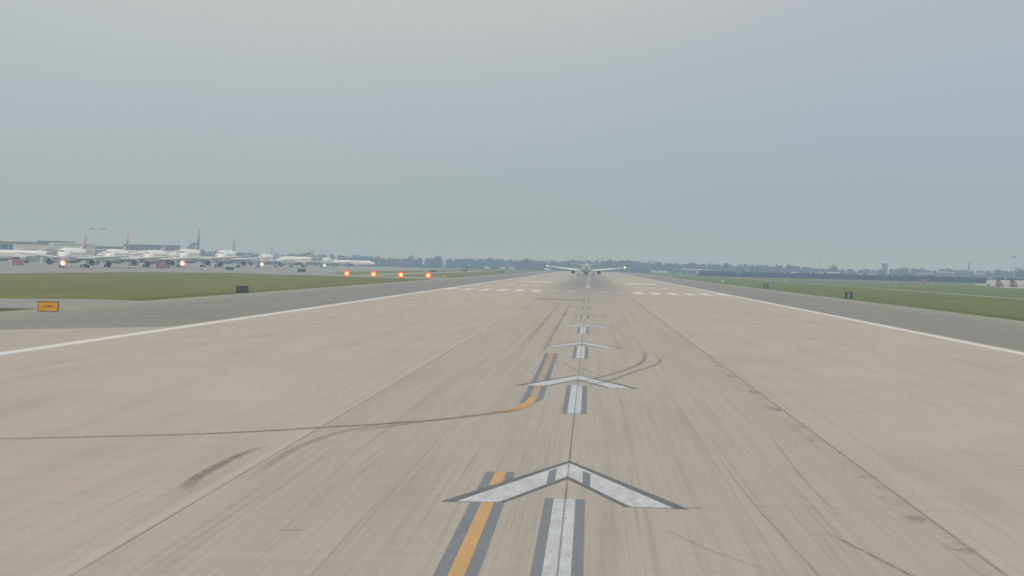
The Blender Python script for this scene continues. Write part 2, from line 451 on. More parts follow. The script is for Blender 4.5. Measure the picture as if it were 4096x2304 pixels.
# orange lead line with grey borders, then its faded continuation
l = MB(); l.rect(-1.77, -1.50, 20, 71.1, 0); o = mark('lead_line', l, M['orange'], .004)
l = MB(); l.rect(-2.0, -1.77, 20, 71.1, 0); l.rect(-1.50, -1.28, 20, 71.2, 0); mark('border', l, M['greyb'], 0, o)
def ribbon(pts, w, z=0.):
    """strip along a curve with UVs across (u) and along (v); w in metres across the runway"""
    P = []
    n = len(pts)
    for i in range(n - 1):                                   # Catmull-Rom refinement
        p0 = pts[max(i - 1, 0)]; p1 = pts[i]; p2 = pts[i + 1]; p3 = pts[min(i + 2, n - 1)]
        for s in range(8):
            t = s / 8
            P.append(tuple(.5 * (2 * p1[q] + (p2[q] - p0[q]) * t + (2 * p0[q] - 5 * p1[q] + 4 * p2[q] - p3[q]) * t * t + (3 * p1[q] - p0[q] - 3 * p2[q] + p3[q]) * t ** 3) for q in (0, 1)))
    P.append(pts[-1])
    mb = MB(); mb.uv = []
    for i, p in enumerate(P):
        a = P[max(i - 1, 0)]; b = P[min(i + 1, len(P) - 1)]
        d = Vector((b[0] - a[0], b[1] - a[1])).normalized(); nx, ny = -d.y, d.x
        ww = w(i / (len(P) - 1)) if callable(w) else w
        for sgn, u in ((-1, 0), (1, 1)):
            mb.v.append((p[0] + nx * ww * sgn / 2, p[1] + ny * ww * sgn / 2, z)); mb.uv.append((u, i / (len(P) - 1)))
    for i in range(len(P) - 1): mb.f.append((2 * i, 2 * i + 1, 2 * i + 3, 2 * i + 2))
    return mb
l = MB(); l.poly([(-1.85, 104), (-1.55, 107), (-1.50, 140), (-1.52, 170), (-1.85, 170), (-1.80, 140), (-1.78, 108)], 0)
o = mark('lead_line', l, M['faintorange'], .004)
l = MB(); l.poly([(-2.05, 107), (-1.78, 107.5), (-1.80, 140), (-1.85, 170), (-2.06, 170), (-2.0, 140)], 0)
l.poly([(-1.50, 107), (-1.24, 111), (-1.28, 140), (-1.34, 170), (-1.52, 170), (-1.50, 140)], 0)
mark('border', l, M['greyb'], 0, o)
l = ribbon([(-1.65, 112), (-1.72, 107), (-2.0, 103), (-2.25, 101.3), (-2.6, 100)], lambda t: .30 + .18 * t)
mark('lead_off_line', l, M['orange'], .012)
l = ribbon([(-1.8, 104), (-2.2, 101.2), (-2.8, 99), (-4.2, 94.6), (-5.4, 91.9), (-7.5, 88.3), (-9.3, 85.2), (-11.2, 82.8), (-15.5, 78.9), (-22, 73.5), (-32, 66)], lambda t: .62 - .1 * t)
mark('lead_off_line', l, M['brown'], .012)

# tyre marks
for pts, w, m in (
    ([(3.9, 184), (3.8, 172), (3.4, 158.8), (2.7, 148.6), (1.2, 135.5), (.2, 129), (-1.2, 122)], .32, 'tyre'),
    ([(4.6, 170), (4.4, 160), (3.9, 152.5), (2.9, 144), (1.6, 132), (.7, 125.7), (-.3, 120)], .28, 'tyre'),
    ([(-1.0, 158), (-.6, 149), (0, 141), (.6, 135.5), (1.2, 131)], .16, 'tyre2'),
    ([(-.1, 150), (.3, 143.5), (.9, 137), (1.5, 132)], .16, 'tyre2'),
    ([(-8.1, 61.5), (-8.45, 66), (-8.5, 70.5), (-8.45, 75), (-8.15, 80)], lambda t: .50 - .25 * t, 'tyre'),
    ([(-3.6, 170), (-3.6, 300), (-3.6, 430)], .35, 'tyre3'),
    ([(-2.2, 150), (-2.2, 260), (-2.2, 420)], .3, 'tyre2'),
    ([(-7.2, 65), (-7.35, 72), (-7.3, 79), (-6.8, 86), (-5.6, 92), (-4.3, 97)], .34, 'tyre2'),
    ([(-6.4, 86.5), (-5.7, 89.5), (-4.6, 93)], .30, 'tyre'),
    ([(3.6, 49), (2.7, 52.5), (1.9, 57)], .10, 'tyre3'),
    ([(6.2, 46), (5.6, 52), (5.1, 57)], .10, 'tyre'),
    ([(4.5, 40), (4.2, 56), (4.05, 66), (3.95, 84)], .07, 'tyre2'),
    ([(5.7, 60), (5.75, 72), (6.1, 92)], .08, 'tyre3'),
    ([(2.5, 61.9), (2.75, 61.8), (3.0, 61.6)], .35, 'tyre2'),
    ([(-5.3, 54.2), (-5.05, 54.3), (-4.8, 54.5)], .35, 'tyre2'),
    
    
    
    
    
    
):
    mark('tyre_mark', ribbon(pts, w), M[m], .016)

# threshold stripes, touchdown bars, aiming blocks, centreline dashes
for sgn in (-1, 1):
    for i in range(8):
        xc = sgn * (3.4 + 3.5 * i)
        s_ = MB(); s_.rect(xc - .88, xc + .88, 576, 622, 0)
        mark('threshold_stripe', s_, M['white'] if i > 1 else M['faint'])
    for xc in (13.3, 16.8, 20.3):
        s_ = MB(); s_.rect(sgn * xc - .9, sgn * xc + .9, 756, 779, 0)
        mark('touchdown_bar', s_, M['white'])
    s_ = MB(); s_.rect(sgn * 17.3 - 5., sgn * 17.3 + 5., 932, 978, 0)
    mark('aiming_block', s_, M['white'])
    for Y in (1090, 1240):
        for xc in (13.3, 16.8):
            s_ = MB(); s_.rect(sgn * xc - .9, sgn * xc + .9, Y, Y + 23, 0)
            mark('touchdown_bar', s_, M['white'])
for i in range(22):
    s_ = MB(); s_.rect(-.5, .5, 735 + 61 * i, 735 + 61 * i + 37, 0)
    mark('centreline_dash', s_, M['white'] if i == 0 else M['faint'])

# ------------------------------------------------------------------ airliner
def ring(y, rx, rz, zc, k=20):
    return [(rx * math.cos(2 * PI * j / k), y, zc + rz * math.sin(2 * PI * j / k)) for j in range(k)]
def foil(root, tip, c0, c1, t0, t1, sweep, axis='x', k=12):
    """lifting surface between two points, chords c0 -> c1 along y"""
    R = []
    for (p, c, t) in ((root, c0, t0), (tip, c1, t1)):
        r = []
        for j in range(k):
            a = 2 * PI * j / k; yy = math.cos(a) * .5 * c; th = math.sin(a) * t * .5 * (1 + .35 * math.cos(a))
            r.append((p[0], p[1] + yy, p[2] + th) if axis == 'x' else (p[0] + th, p[1] + yy, p[2]))
        R.append(r)
    return R
def make_airliner():
    root = empty('airliner', (0, 0, 0))
    zc = 4.75
    prof = [(27.2, .12, .12, -.75), (26.6, .75, .7, -.70), (25.4, 1.35, 1.3, -.52), (23.6, 1.95, 1.95, -.25), (21, 2.38, 2.4, -.06), (18, 2.515, 2.6, 0), (-6, 2.515, 2.6, 0),
            (-11, 2.4, 2.45, .12), (-16, 1.95, 2.0, .55), (-21, 1.3, 1.4, 1.05), (-25, .65, .75, 1.5), (-27.3, .2, .28, 1.75)]
    MB().rings([ring(y, rx, rz, zc + dz, 24) for y, rx, rz, dz in prof]).build('fuselage', M['body'], root, True)
    fus = kids(root)[0]
    # cockpit windows, cabin window rows, doors
    for sx in (-1, 1):
        w = MB(); w.poly([(sx * .08, 25.15, 5.62), (sx * .85, 24.75, 5.55), (sx * .75, 23.95, 6.2), (sx * .07, 24.35, 6.3)])
        w.poly([(sx * .95, 24.7, 5.5), (sx * 1.7, 23.6, 5.45), (sx * 1.45, 23.1, 6.15), (sx * .85, 23.9, 6.15)]); w.build('cockpit_window', M['glass'], fus)
        w = MB(); w.poly([(sx * 2.532, -13, 5.12), (sx * 2.532, 20.0, 5.12), (sx * 2.505, 20.0, 5.58), (sx * 2.505, -13, 5.58)])
        w.build('window_band', M['winband'], fus)
        d = MB(); d.box(*sorted((sx * 2.46, sx * 2.55)), 19.2, 20.2, 4.0, 5.9); d.build('door', M['wing'], fus)
    MB().rings([ring(y, rx, rz, z, 16) for y, rx, rz, z in ((9, .5, .3, 2.5), (7, 2.2, .9, 2.7), (0, 2.6, 1.15, 2.75), (-6, 2.2, .9, 2.75), (-9, .5, .3, 2.6))]).build('belly_fairing', M['belly'], root, True)
    for sx in (-1, 1):
        a = foil((sx * 1.8, 2.0, 3.35), (sx * 8.0, -1.2, 3.85), 9.5, 6.6, 1.15, .8, 0)
        b2 = foil((sx * 8.0, -1.2, 3.85), (sx * 23.0, -9.6, 5.25), 6.6, 2.2, .8, .22, 0)
        wg = MB().rings([a[0], a[1], b2[1]]).build('wing', M['wing'], root, True)
        for xf, yf in ((5.0, -3.4), (12.0, -6.2), (16.5, -8.3)):
            MB().rings([ring(yf + 1.6, .15, .15, 3.3 + .09 * xf, 8), ring(yf, .28, .3, 3.15 + .09 * xf, 8), ring(yf - 2.0, .1, .1, 3.3 + .09 * xf, 8)]).build('flap_track_fairing', M['wing'], wg, True, (sx * xf, 0, 0))
        tp = MB().rings(foil((sx * 23.0, -9.6, 5.25), (sx * 23.9, -11.0, 6.6), 2.1, .7, .2, .08, 0)).build('winglet', M['body'], wg, True)
        MB().ball((sx * .01, 0, 0), .62).build('wingtip_light', M['strobe'], wg, True, (sx * 23.4, -10.4, 5.5))
        fp = MB()
        fp.rings([[(sx * 3.0, -2.4, 3.45), (sx * 3.0, -3.0, 2.75), (sx * 3.0, -3.15, 2.75), (sx * 3.0, -2.6, 3.55)], [(sx * 8.2, -4.7, 3.95), (sx * 8.2, -5.3, 3.3), (sx * 8.2, -5.45, 3.3), (sx * 8.2, -4.9, 4.05)]])
        fp.rings([[(sx * 8.5, -4.8, 4.0), (sx * 8.5, -5.4, 3.35), (sx * 8.5, -5.55, 3.35), (sx * 8.5, -5.0, 4.1)], [(sx * 17.5, -8.2, 4.85), (sx * 17.5, -8.7, 4.35), (sx * 17.5, -8.85, 4.35), (sx * 17.5, -8.4, 4.95)]])
        fp.rings([[(sx * 17.7, -8.3, 4.8), (sx * 17.7, -8.5, 4.6), (sx * 17.7, -8.9, 4.6), (sx * 17.7, -8.6, 4.98)], [(sx * 23.0, -10.4, 5.15), (sx * 23.0, -10.6, 5.1), (sx * 23.0, -10.75, 5.1), (sx * 23.0, -10.6, 5.36)]])
        fp.build('flap', M['body'], wg, False)
        # engine under wing
        nac = [(6.6, 1.18), (6.3, 1.36), (4.6, 1.42), (2.6, 1.25), (1.4, 1.02)]
        en = MB().rings([[(r * math.cos(2 * PI * j / 18), y, r * math.sin(2 * PI * j / 18)) for j in range(18)] for y, r in nac]).build('engine', M['belly'], root, True, (sx * 7.9, 0, 2.25))
        MB().rings([[(r * math.cos(2 * PI * j / 18), y, r * math.sin(2 * PI * j / 18)) for j in range(18)] for y, r in ((6.62, 1.08), (6.64, 1.07))]).build('intake', M['dark'], en)
        MB().rings([[(r * math.cos(2 * PI * j / 18), y, r * math.sin(2 * PI * j / 18)) for j in range(18)] for y, r in ((1.42, 1.0), (1.3, 1.12), (.2, .72), (-.3, .3))]).build('exhaust', M['dark'], en, True)
        MB().box(-.22, .22, .6, 4.6, 1.0, 1.85).build('pylon', M['wing'], en)
        # tailplane
        MB().rings(foil((sx * .7, -22.4, 6.4), (sx * 9.3, -27.2, 7.35), 5.2, 1.9, .55, .18, 0)).build('tailplane', M['wing'], root, True)
        # main gear
        mg = MB().tube((0, 0, 3.2), (0, 0, .65), .22, .16).box(-.3, .3, -.9, .9, .5, .68).build('main_gear', M['strut'], root, False, (sx * 4.65, -2.2, 0))
        for wx in (-.58, .58):
            for wy in (-.75, .75):
                MB().tube((wx - .2, wy, .58), (wx + .2, wy, .58), .57, k=16).build('wheel', M['tyreb'], mg)
    MB().rings(foil((0, -21.2, 6.3), (0, -26.6, 15.8), 8.2, 3.0, .9, .5, 0, 'z')).build('tail_fin', M['fingrey'], root, True)
    MB().rings(foil((0, -13.0, 7.0), (0, -19.5, 8.4), 2.0, 1.2, .25, .3, 0, 'z')).build('dorsal_fillet', M['body'], root, True)
    MB().tube((0, -27.2, 6.5), (0, -27.5, 6.5), .26, .2).build('tail_exhaust', M['dark'], root)
    ng = MB().tube((0, 0, 3.0), (0, 0, .5), .15, .12).build('nose_gear', M['strut'], root, False, (0, 20.6, 0))
    for wx in (-.35, .35): MB().tube((wx - .14, 0, .45), (wx + .14, 0, .45), .45, k=14).build('wheel', M['tyreb'], ng)
    MB().ball((0, 0, 0), .30, 16).build('landing_light', M['dark'], ng, True, (0, .35, 1.55))
    return root
proto = make_airliner()
def lights(o, on):
    for ch in kids(o):
        if ch.name.startswith('nose_gear'):
            for q in kids(ch):
                if q.name.startswith('landing_light'):
                    q.data = q.data.copy(); q.data.materials[0] = M['lamp'] if on else M['dark']
                    if on: q.scale = (4, 4, 4)  # ball enlarged to carry the painted glow ring as well
        if ch.name.startswith('wing') and not ch.name.startswith('winglet'):
            for q in kids(ch):
                if q.name.startswith('wingtip_light'):
                    on_tip = on is None and q.location.x > 0
                    q.data = q.data.copy(); q.data.materials[0] = M['strobe'] if on is None else M['fingrey']
                    q.scale = (1, 1, 1) if on_tip else ((.7, .7, .7) if on is None else (.25, .25, .25))
GR = 'airliners queueing on the left taxiway'
def px(x4, Y): return .41 + Y * (x4 - 2358.) / 11690.
fleet = [
    (249, 1192, PI, 1.12, ('finred', .78), True, 'white twin jet with one bright nose light, nearest and leftmost of the taxiway queue'),
    (432, 1304, PI, 1.14, ('finbrown', .88), False, 'white airliner without lights, second from the left in the taxiway queue'),
    (590, 1410, PI, 1.18, ('finred', .68), False, 'white airliner with red fin, third from the left in the taxiway queue'),
    (733, 1548, PI, 1.36, ('findark', 1), True, 'large white airliner with tallest dark fin and lit nose lamp in the queue'),
    (885, 1712, PI, 1.40, ('fingrey', .95), False, 'large white airliner with grey fin, just behind the one with tallest dark fin'),
    (1048, 1935, PI, 1.25, ('findark', .75), True, 'white airliner with bright nose light standing apart in the middle of the queue'),
    (1168, 2130, PI * .88, 1.10, ('finbrown', .75), False, 'smaller white airliner turning between the two rightmost lit nose lights'),
    (1296, 2390, PI, 1.1, ('finred', .85), True, 'far white airliner with a dim warm nose light near the right end of the queue'),
]
first = True
for x4, Y, rz, s, fin, on, lab in fleet:
    o = proto if first else copy_tree(proto); first = False
    o.location = (px(x4, Y), Y + 20, -.06); o.rotation_euler.z = rz; o.scale = (s, s, s)
    tag(o, lab, 'airliner', GR); retexture(o, 'tail_fin', M[fin[0]]); lights(o, on)
    for ch in kids(o):
        if ch.name.startswith('tail_fin'): ch.scale.z = fin[1]
def extra(loc, rz, s, fin, lab, group=None):
    o = copy_tree(proto); o.location = loc; o.rotation_euler.z = rz; o.scale = (s, s, s)
    if 'group' in o: del o['group']
    tag(o, lab, 'airliner', group); retexture(o, 'tail_fin', M[fin]); lights(o, False); return o
extra((px(575, 2050), 2050, -.06), PI / 2, 1.3, 'fingreen', 'white airliner parked side on with dark green tail fin behind the queue')
extra((px(1400, 2860), 2860, -.06), -PI / 2 + .25, .90, 'fingrey', 'small white airliner seen side on at the right end of the queue')
extra((px(60, 1650), 1650, -.06), PI * .8, 1.0, 'fingrey', 'white airliner parked in front of the pale hangar at far left')
j = extra((px(1778, 3700), 3700, -.06), PI, .40, 'fingrey', 'tiny white jet facing us alone before the far woods')
ahead = extra((-1.9, 1777, .0), 0, 1.0, 'fingrey', 'airliner seen from behind, lined up on the runway ahead')
lights(ahead, None)
for ch in kids(ahead):
    if ch.name.startswith('fuselage'): ch.data = ch.data.copy(); ch.data.materials[0] = M['body']

# ------------------------------------------------------------------ approach lights
def make_papi():
    r = empty('approach_light', (0, 0, 0))
    h = MB().box(-.75, .75, -.2, 1.1, .45, 1.25); h.build('housing', M['papibox'], r)
    MB().box(-.8, .8, -.35, 1.15, 1.25, 1.3).build('hood', M['papibox'], r)
    for sx in (-.6, .6):
        for y in (.0, .9): MB().tube((sx, y, -.1), (sx, y, .45), .05, k=8).build('leg', M['post'], r)
    l = MB(); k = 24
    l.v = [(1.12 * math.cos(2 * PI * j / k), 0, 1.12 * math.sin(2 * PI * j / k)) for j in range(k)]; l.f = [tuple(range(k))]
    l.rings([[(1.12 * math.cos(2 * PI * j / k), y, 1.12 * math.sin(2 * PI * j / k)) for j in range(k)] for y in (0, .12)])
    l.build('lens', M['papilens_halo'], r, loc=(0, -.38, 1.16))  # oversized disc: lens together with its painted halo
    return r
pp = make_papi()
for i, (X, lab) in enumerate(((-80.9, 'leftmost of the four glowing red orange approach lights on the grass'), (-71.9, 'second from left of the four glowing red orange approach lights'),
                              (-62.7, 'third from left of the four glowing red orange approach lights'), (-53.6, 'rightmost glowing red orange approach light, nearest the runway'))):
    o = pp if i == 0 else copy_tree(pp)
    o.location = (X, 977, -.08); tag(o, lab, 'light', 'row of four approach lights beside the runway')

# ------------------------------------------------------------------ signs
SEG = {'9': [[(.3, .2), (.7, .2), (.7, .8), (.3, .8), (.3, .5), (.7, .5)]], '8': [[(.3, .2), (.7, .2), (.7, .8), (.3, .8), (.3, .2)], [(.3, .5), (.7, .5)]], '7': [[(.3, .8), (.7, .8), (.45, .2)]]}
def stroke(mb, pts, w, y):
    for a, b in zip(pts, pts[1:]):
        A = Vector((a[0], 0, a[1])); B = Vector((b[0], 0, b[1])); d = (B - A).normalized(); n = Vector((-d.z, 0, d.x)) * w / 2
        A = A - d * w / 2; B = B + d * w / 2
        mb.poly([(A.x - n.x, y, A.z - n.z), (B.x - n.x, y, B.z - n.z), (B.x + n.x, y, B.z + n.z), (A.x + n.x, y, A.z + n.z)])
def board(name, X, Y, w, h, face, lab, cat, digit=None, ink=None, group=None, rz=0.):
    r = empty(name, (X, Y, -.1), rz); tag(r, lab, cat, group)
    p = MB().box(-w / 2, w / 2, -.10, .10, .14, .14 + h).build('panel', face, r)
    f = MB(); t = .05
    f.box(-w / 2 - t, w / 2 + t, -.13, .13, .14 + h, .14 + h + t); f.box(-w / 2 - t, w / 2 + t, -.13, .13, .14 - t, .14)
    f.box(-w / 2 - t, -w / 2, -.13, .13, .14, .14 + h); f.box(w / 2, w / 2 + t, -.13, .13, .14, .14 + h)
    f.build('frame', M['signback'], r)
    for sx in (-w * .35, w * .35): MB().box(sx - .05, sx + .05, -.05, .05, 0, .09).build('leg', M['post'], r)
    if digit:
        q = MB()
        for pl in SEG[digit]: stroke(q, [((a - .5) * w * 1.0, .14 + b * h) for a, b in pl], w * .13, -.105)
        q.build('numeral', M['signwhite'], p)
    if ink:
        q = MB()
        for pl in ink: stroke(q, pl, .10, -.105)
        q.build('lettering', M['signink'], p)
    return r
board('distance_sign', 52.6, 589.5, 1.35, 1.25, M['signblack'], 'black distance sign with a white 9, nearest on the right grass', 'sign', '9', group='black distance signs beside the runway')
board('distance_sign', 55.0, 905, 1.35, 1.25, M['signblack'], 'smaller black distance sign with a white 8, beyond the one reading 9', 'sign', '8', group='black distance signs beside the runway')
board('distance_sign', 55.6, 1215, 1.6, 1.3, M['signwhite'], 'farthest pale square sign at the right grass edge', 'sign', '7', group='black distance signs beside the runway')
board('distance_sign', -51.6, 437, 1.75, .95, M['signback'], 'dark grey sign back standing at the left grass edge', 'sign')
board('direction_sign', -47.6, 258.5, 1.72, .80, M['signorange'], 'orange yellow taxiway sign with dark strokes at the far left', 'sign',
      ink=[[(-.55, .48), (-.2, .46)], [(-.3, .58), (.15, .60), (.52, .64)], [(.0, .50), (.35, .53)]])
board('direction_sign', px(1777, 1100), 1100, 1.8, .7, M['signorange'], 'tiny orange sign just right of the approach lights', 'sign')
for x4, y, w, h, lab in ((914, 1330, 3.6, 1.3, 'low dark board below the fifth airliner of the queue'), (1203, 1290, 3.4, 1.3, 'low dark board left of the dim nose light'),
                         (1732, 1700, 3.2, 1.3, 'dark board just above the rightmost approach light'), (1856, 2100, 4.2, 1.3, 'long dark board on grass left of the lined up airliner'), (2005, 1900, 3, 1.2, 'dark board on grass nearest the far runway edge')):
    board('information_sign', px(x4, y), y, w, h, M['signback'], lab, 'sign', group='distant dark airfield boards')

def marker(x4, Y, lab):
    r = empty('edge_marker', (px(x4, Y), Y, -.1)); tag(r, lab, 'marker', 'small white airfield markers')
    MB().tube((0, 0, 0), (0, 0, .9), .10, .10, 8).build('post', M['signwhite'], r); MB().box(-.35, .35, -.2, .2, .9, 1.5).build('head', M['signwhite'], r)
marker(3138, 1350, 'small white marker post on the right grass, left of the pale track'); marker(3579, 1330, 'small white marker post on the right grass before the dark scrub')
marker(3725, 1330, 'small pale marker post on far right grass beside the dark scrub')

# ------------------------------------------------------------------ buildings
def gable(mb, x0, x1, y0, y1, z0, z1):
    """ridge along x"""
    ym = (y0 + y1) / 2; n = len(mb.v)
    mb.v += [(x0, y0, z0), (x1, y0, z0), (x1, y1, z0), (x0, y1, z0), (x0, ym, z1), (x1, ym, z1)]
    mb.f += [(n, n + 1, n + 5, n + 4), (n + 2, n + 3, n + 4, n + 5), (n, n + 4, n + 3), (n + 1, n + 2, n + 5), (n + 3, n + 2, n + 1, n)]
def building(name, X, Y, w, d, h, wall, roof, lab, cat='building', nwin=4, rise=1.2, group=None, door=True, storeys=1, flat=False):
    r = empty(name, (X, Y, -.1)); tag(r, lab, cat, group)
    wl = MB().box(-w / 2, w / 2, -d / 2, d / 2, 0, h).build('wall', wall, r)
    m_ = MB()
    if flat: m_.box(-w / 2 - .4, w / 2 + .4, -d / 2 - .4, d / 2 + .4, h + .01, h + rise)
    else: gable(m_, -w / 2 - .5, w / 2 + .5, -d / 2 - .5, d / 2 + .5, h + .01, h + rise)
    m_.build('roof', roof, r)
    for s in range(storeys):
        for i in range(nwin):
            xw = -w / 2 + w * (i + .5) / nwin; ww = w / nwin * .5; z0 = h * (s + .35) / storeys; z1 = h * (s + .78) / storeys
            f_ = MB().box(xw - ww / 2, xw + ww / 2, -d / 2 - .06, -d / 2 + .02, z0, z1).build('window', M['window'], r)
    if door: MB().box(w * .36, w * .36 + min(2.5, w * .1), -d / 2 - .09, -d / 2 + .02, .02, min(h * .7, 3)).build('door', M['roofd'], r)
    return r
# pale hangar at the far left
hx0, hx1, hy = px(-260, 2000), px(345, 2000), 2000
hg = empty('hangar', ((hx0 + hx1) / 2, hy, -.1)); tag(hg, 'long pale hangar with blue glazed front at the far left', 'hangar')
W2 = (hx1 - hx0) / 2
MB().box(-W2, W2, -25, 25, 0, 12.6).build('wall', M['hangar'], hg)
m_ = MB(); m_.box(-W2 - .5, W2 + .5, -25.5, 25.5, 12.61, 13.6); m_.build('roof', M['hangar'], hg)
MB().box(-W2 + 8, W2 - 22, -25.9, -25.52, 13.0, 13.5).build('fascia', M['roofd'], hg)
MB().box(W2 - 32, W2 - 13, -20, 20, 13.61, 14.6).build('roof_monitor', M['roofd'], hg)
wn = MB().box(-W2 + 6, -W2 + 56, -25.2, -25.02, 7.2, 11.8).build('window', M['blueg'], hg)
mm = MB()
for i in range(9): mm.box(-W2 + 8 + i * 5.6, -W2 + 8.3 + i * 5.6, -25.35, -25.21, 7.2, 11.8)
mm.build('mullion', M['hangar'], wn)
for i in range(3): MB().box(W2 - 40 + i * 13, W2 - 29 + i * 13, -25.2, -25.02, .05, 8.2).build('door', M['wallg'], hg)
building('terminal_building', px(600, 2600), 2600, 46, 30, 15.0, M['wallg'], M['roofd'], 'dark grey terminal block behind the third airliner of the queue', nwin=10, storeys=3, flat=True)
building('terminal_building', px(425, 2500), 2500, 30, 26, 12.4, M['wallg'], M['roofd'], 'lower grey block just right of the pale hangar', nwin=6, storeys=2, flat=True)
building('terminal_building', px(980, 3000), 3000, 50, 20, 9.4, M['wallg'], M['roofd'], 'long low grey block behind the lit airliner in the middle', nwin=10, storeys=2, flat=True)
building('terminal_building', px(-150, 2700), 2700, 60, 26, 16, M['wallg'], M['roofd'], 'grey block beyond the left end of the pale hangar', nwin=8, storeys=3, flat=True)

GB = 'low buildings in front of the far woods'
for x0, x1, Y, h, wl, rf, lab in (
    (2724, 2752, 3500, 5.4, 'wallb', 'roofl', 'small lilac roofed shed right of the lined up airliner'),
    (2758, 2838, 3560, 5.0, 'wallb', 'roofl', 'long brownish shed with pale roof right of the lilac shed'),
    (2866, 2904, 3300, 2.6, 'wallw', 'roofl', 'low white shed left of the longest white shed'),
    (2920, 2996, 3300, 2.6, 'wallw', 'roofl', 'longest low white shed against the far woods'),
    (3160, 3200, 3450, 4.2, 'wallb', 'roofl', 'lone pale gabled roof between white sheds and the mast'),
    (3228, 3296, 3500, 4.0, 'wallw', 'roofl', 'pale flat shed beneath the thin radio mast'),
    (3305, 3352, 3500, 5.2, 'wallg', 'roofl', 'grey walled shed right of the thin radio mast'),
    (3430, 3500, 3450, 4.2, 'wallg', 'roofl', 'grey shed below the square tower on the tree line'),
    (3664, 3722, 3500, 7.0, 'wallg', 'roofl', 'pale roof left of the widest pale warehouse'),
    (3738, 3806, 3560, 9.0, 'wallg', 'roofl', 'widest pale warehouse under the trees on the right'),
    (3890, 3930, 3500, 8.4, 'wallg', 'roofl', 'small warehouse with pale roof right of the short chimney'),
    (3936, 4030, 2900, 3.2, 'wallw', 'roofl', 'long low white shed above the cargo apron'),
    (4046, 4140, 2950, 3.2, 'wallg', 'roofl', 'low grey shed at the right edge of the picture'),
    (3560, 3630, 3400, 3.0, 'wallg', 'roofl', 'low grey shed behind the start of the dark scrub'),
):
    building('shed', (px(x0, Y) + px(x1, Y)) / 2, Y, px(x1, Y) - px(x0, Y), 14, h, M[wl], M[rf], lab, 'shed', nwin=4, rise=1.1, group=GB)

# tall things on the tree line
t = empty('water_tower', (px(4047, 3900), 3900, -.1)); tag(t, 'water tower with faint reddish tank rising above the trees at far right', 'water tower')
MB().tube((0, 0, 0), (0, 0, 31), .4, .3, 12).build('stem', M['hangar'], t); MB().ball((0, 0, 33.4), 3.2, 16, .75).build('tank', M['rust'], t, True)
t = empty('radio_mast', (px(3273, 3900), 3900, -.1)); tag(t, 'thin radio mast poking above the woods right of centre', 'mast')
mb = MB()
for a in range(3):
    c = (math.cos(a * 2.094) * .7, math.sin(a * 2.094) * .7); mb.tube((*c, 0), (*c, 30), .10, .10, 6)
for i in range(15): mb.box(-.7, .7, -.05, .05, i * 2, i * 2 + .12)
mb.build('lattice', M['fingrey'], t); MB().tube((0, 0, 30), (0, 0, 33), .08, .05, 6).build('antenna', M['fingrey'], t)
t = building('tower_block', px(3533, 4400), 4400, 8, 8, 20.5, M['roofd'], M['roofd'], 'square tower block poking above the tree line on the right', nwin=3, storeys=6, flat=True)
t = empty('chimney', (px(3867, 3900), 3900, -.1)); tag(t, 'short grey chimney above the trees right of the warehouse', 'chimney')
MB().tube((0, 0, 0), (0, 0, 22), 1.4, .9, 14).build('stack', M['wallg'], t); MB().tube((0, 0, 22.01), (0, 0, 22.8), 1.15, 1.15, 14).build('cap', M['roofd'], t)
t = empty('floodlight_mast', (px(380, 2100), 2100, -.1)); tag(t, 'tall thin floodlight mast above the pale hangar', 'floodlight mast')
MB().tube((0, 0, 0), (0, 0, 24.2), .22, .09, 8).build('pole', M['hangar'], t)
for sx in (-1, 1):
    MB().box(*sorted((sx * .3, sx * 6.0)), -.2, .2, 24.2, 24.45).build('arm', M['fingrey'], t)
    MB().box(*sorted((sx * 2.2, sx * 6.2)), -.4, .4, 24.46, 24.95).build('lamp_head', M['findark'], t)
for i, (x4, z) in enumerate(((1230, 20), (1640, 17))):
    t = empty('radio_mast', (px(x4, 3700), 3700, -.1)); tag(t, ('slim mast above the trees near the right end of the airliner queue', 'slim mast above the trees over the approach lights')[i], 'mast')
    MB().tube((0, 0, 0), (0, 0, z), .3, .15, 8).build('pole', M['fingrey'], t); MB().box(-.6, .6, -.4, .4, z, z + 1.2).build('antenna', M['fingrey'], t)

# ------------------------------------------------------------------ vehicles
def make_truck(body):
    r = empty('truck', (0, 0, 0))
    MB().box(-3.6, 1.6, -1.25, 1.25, 1.05, 3.5).build('cargo_box', body, r)
    c = MB(); c.rings([[(1.75, -1.15, .8), (3.7, -1.15, .8), (3.7, -1.15, 1.7), (3.2, -1.15, 2.8), (1.75, -1.15, 2.8)], [(1.75, 1.15, .8), (3.7, 1.15, .8), (3.7, 1.15, 1.7), (3.2, 1.15, 2.8), (1.75, 1.15, 2.8)]]).build('cab', body, r)
    MB().box(2.1, 3.0, -1.18, 1.18, 1.8, 2.5).build('window', M['window'], r)
    MB().box(-3.6, 3.6, -.5, .5, .6, .79).build('chassis', M['vdark'], r)
    for x in (-2.6, 2.7):
        for y in (-1.1, 1.1): MB().tube((x, y - .15, .5), (x, y + .15, .5), .5, k=14).build('wheel', M['tyreb'], r)
    return r
def make_car():
    r = empty('car', (0, 0, 0)); a = []
    for y, s in ((-.85, .0), (-.7, .06), (.7, .06), (.85, .0)):
        a.append([(-2.2, y, .35), (2.2, y, .35), (2.25, y, .75), (1.3, y, .95 + s), (-1.9, y, 1.0 + s), (-2.2, y, .8)])
    MB().rings(a).build('body', M['vwhite'], r)
    MB().rings([[(-1.7, y, 1.0), (1.1, y, 1.0), (.5, y * .85, 1.48), (-1.2, y * .85, 1.48)] for y in (-.72, .72)]).build('cabin', M['window'], r)
    for x in (-1.4, 1.4):
        for y in (-.8, .8): MB().tube((x, y - .1, .32), (x, y + .1, .32), .32, k=12).build('wheel', M['tyreb'], r)
    return r
tw = make_truck(M['vwhite']); first = True
GV = 'vehicles parked before the far woods'
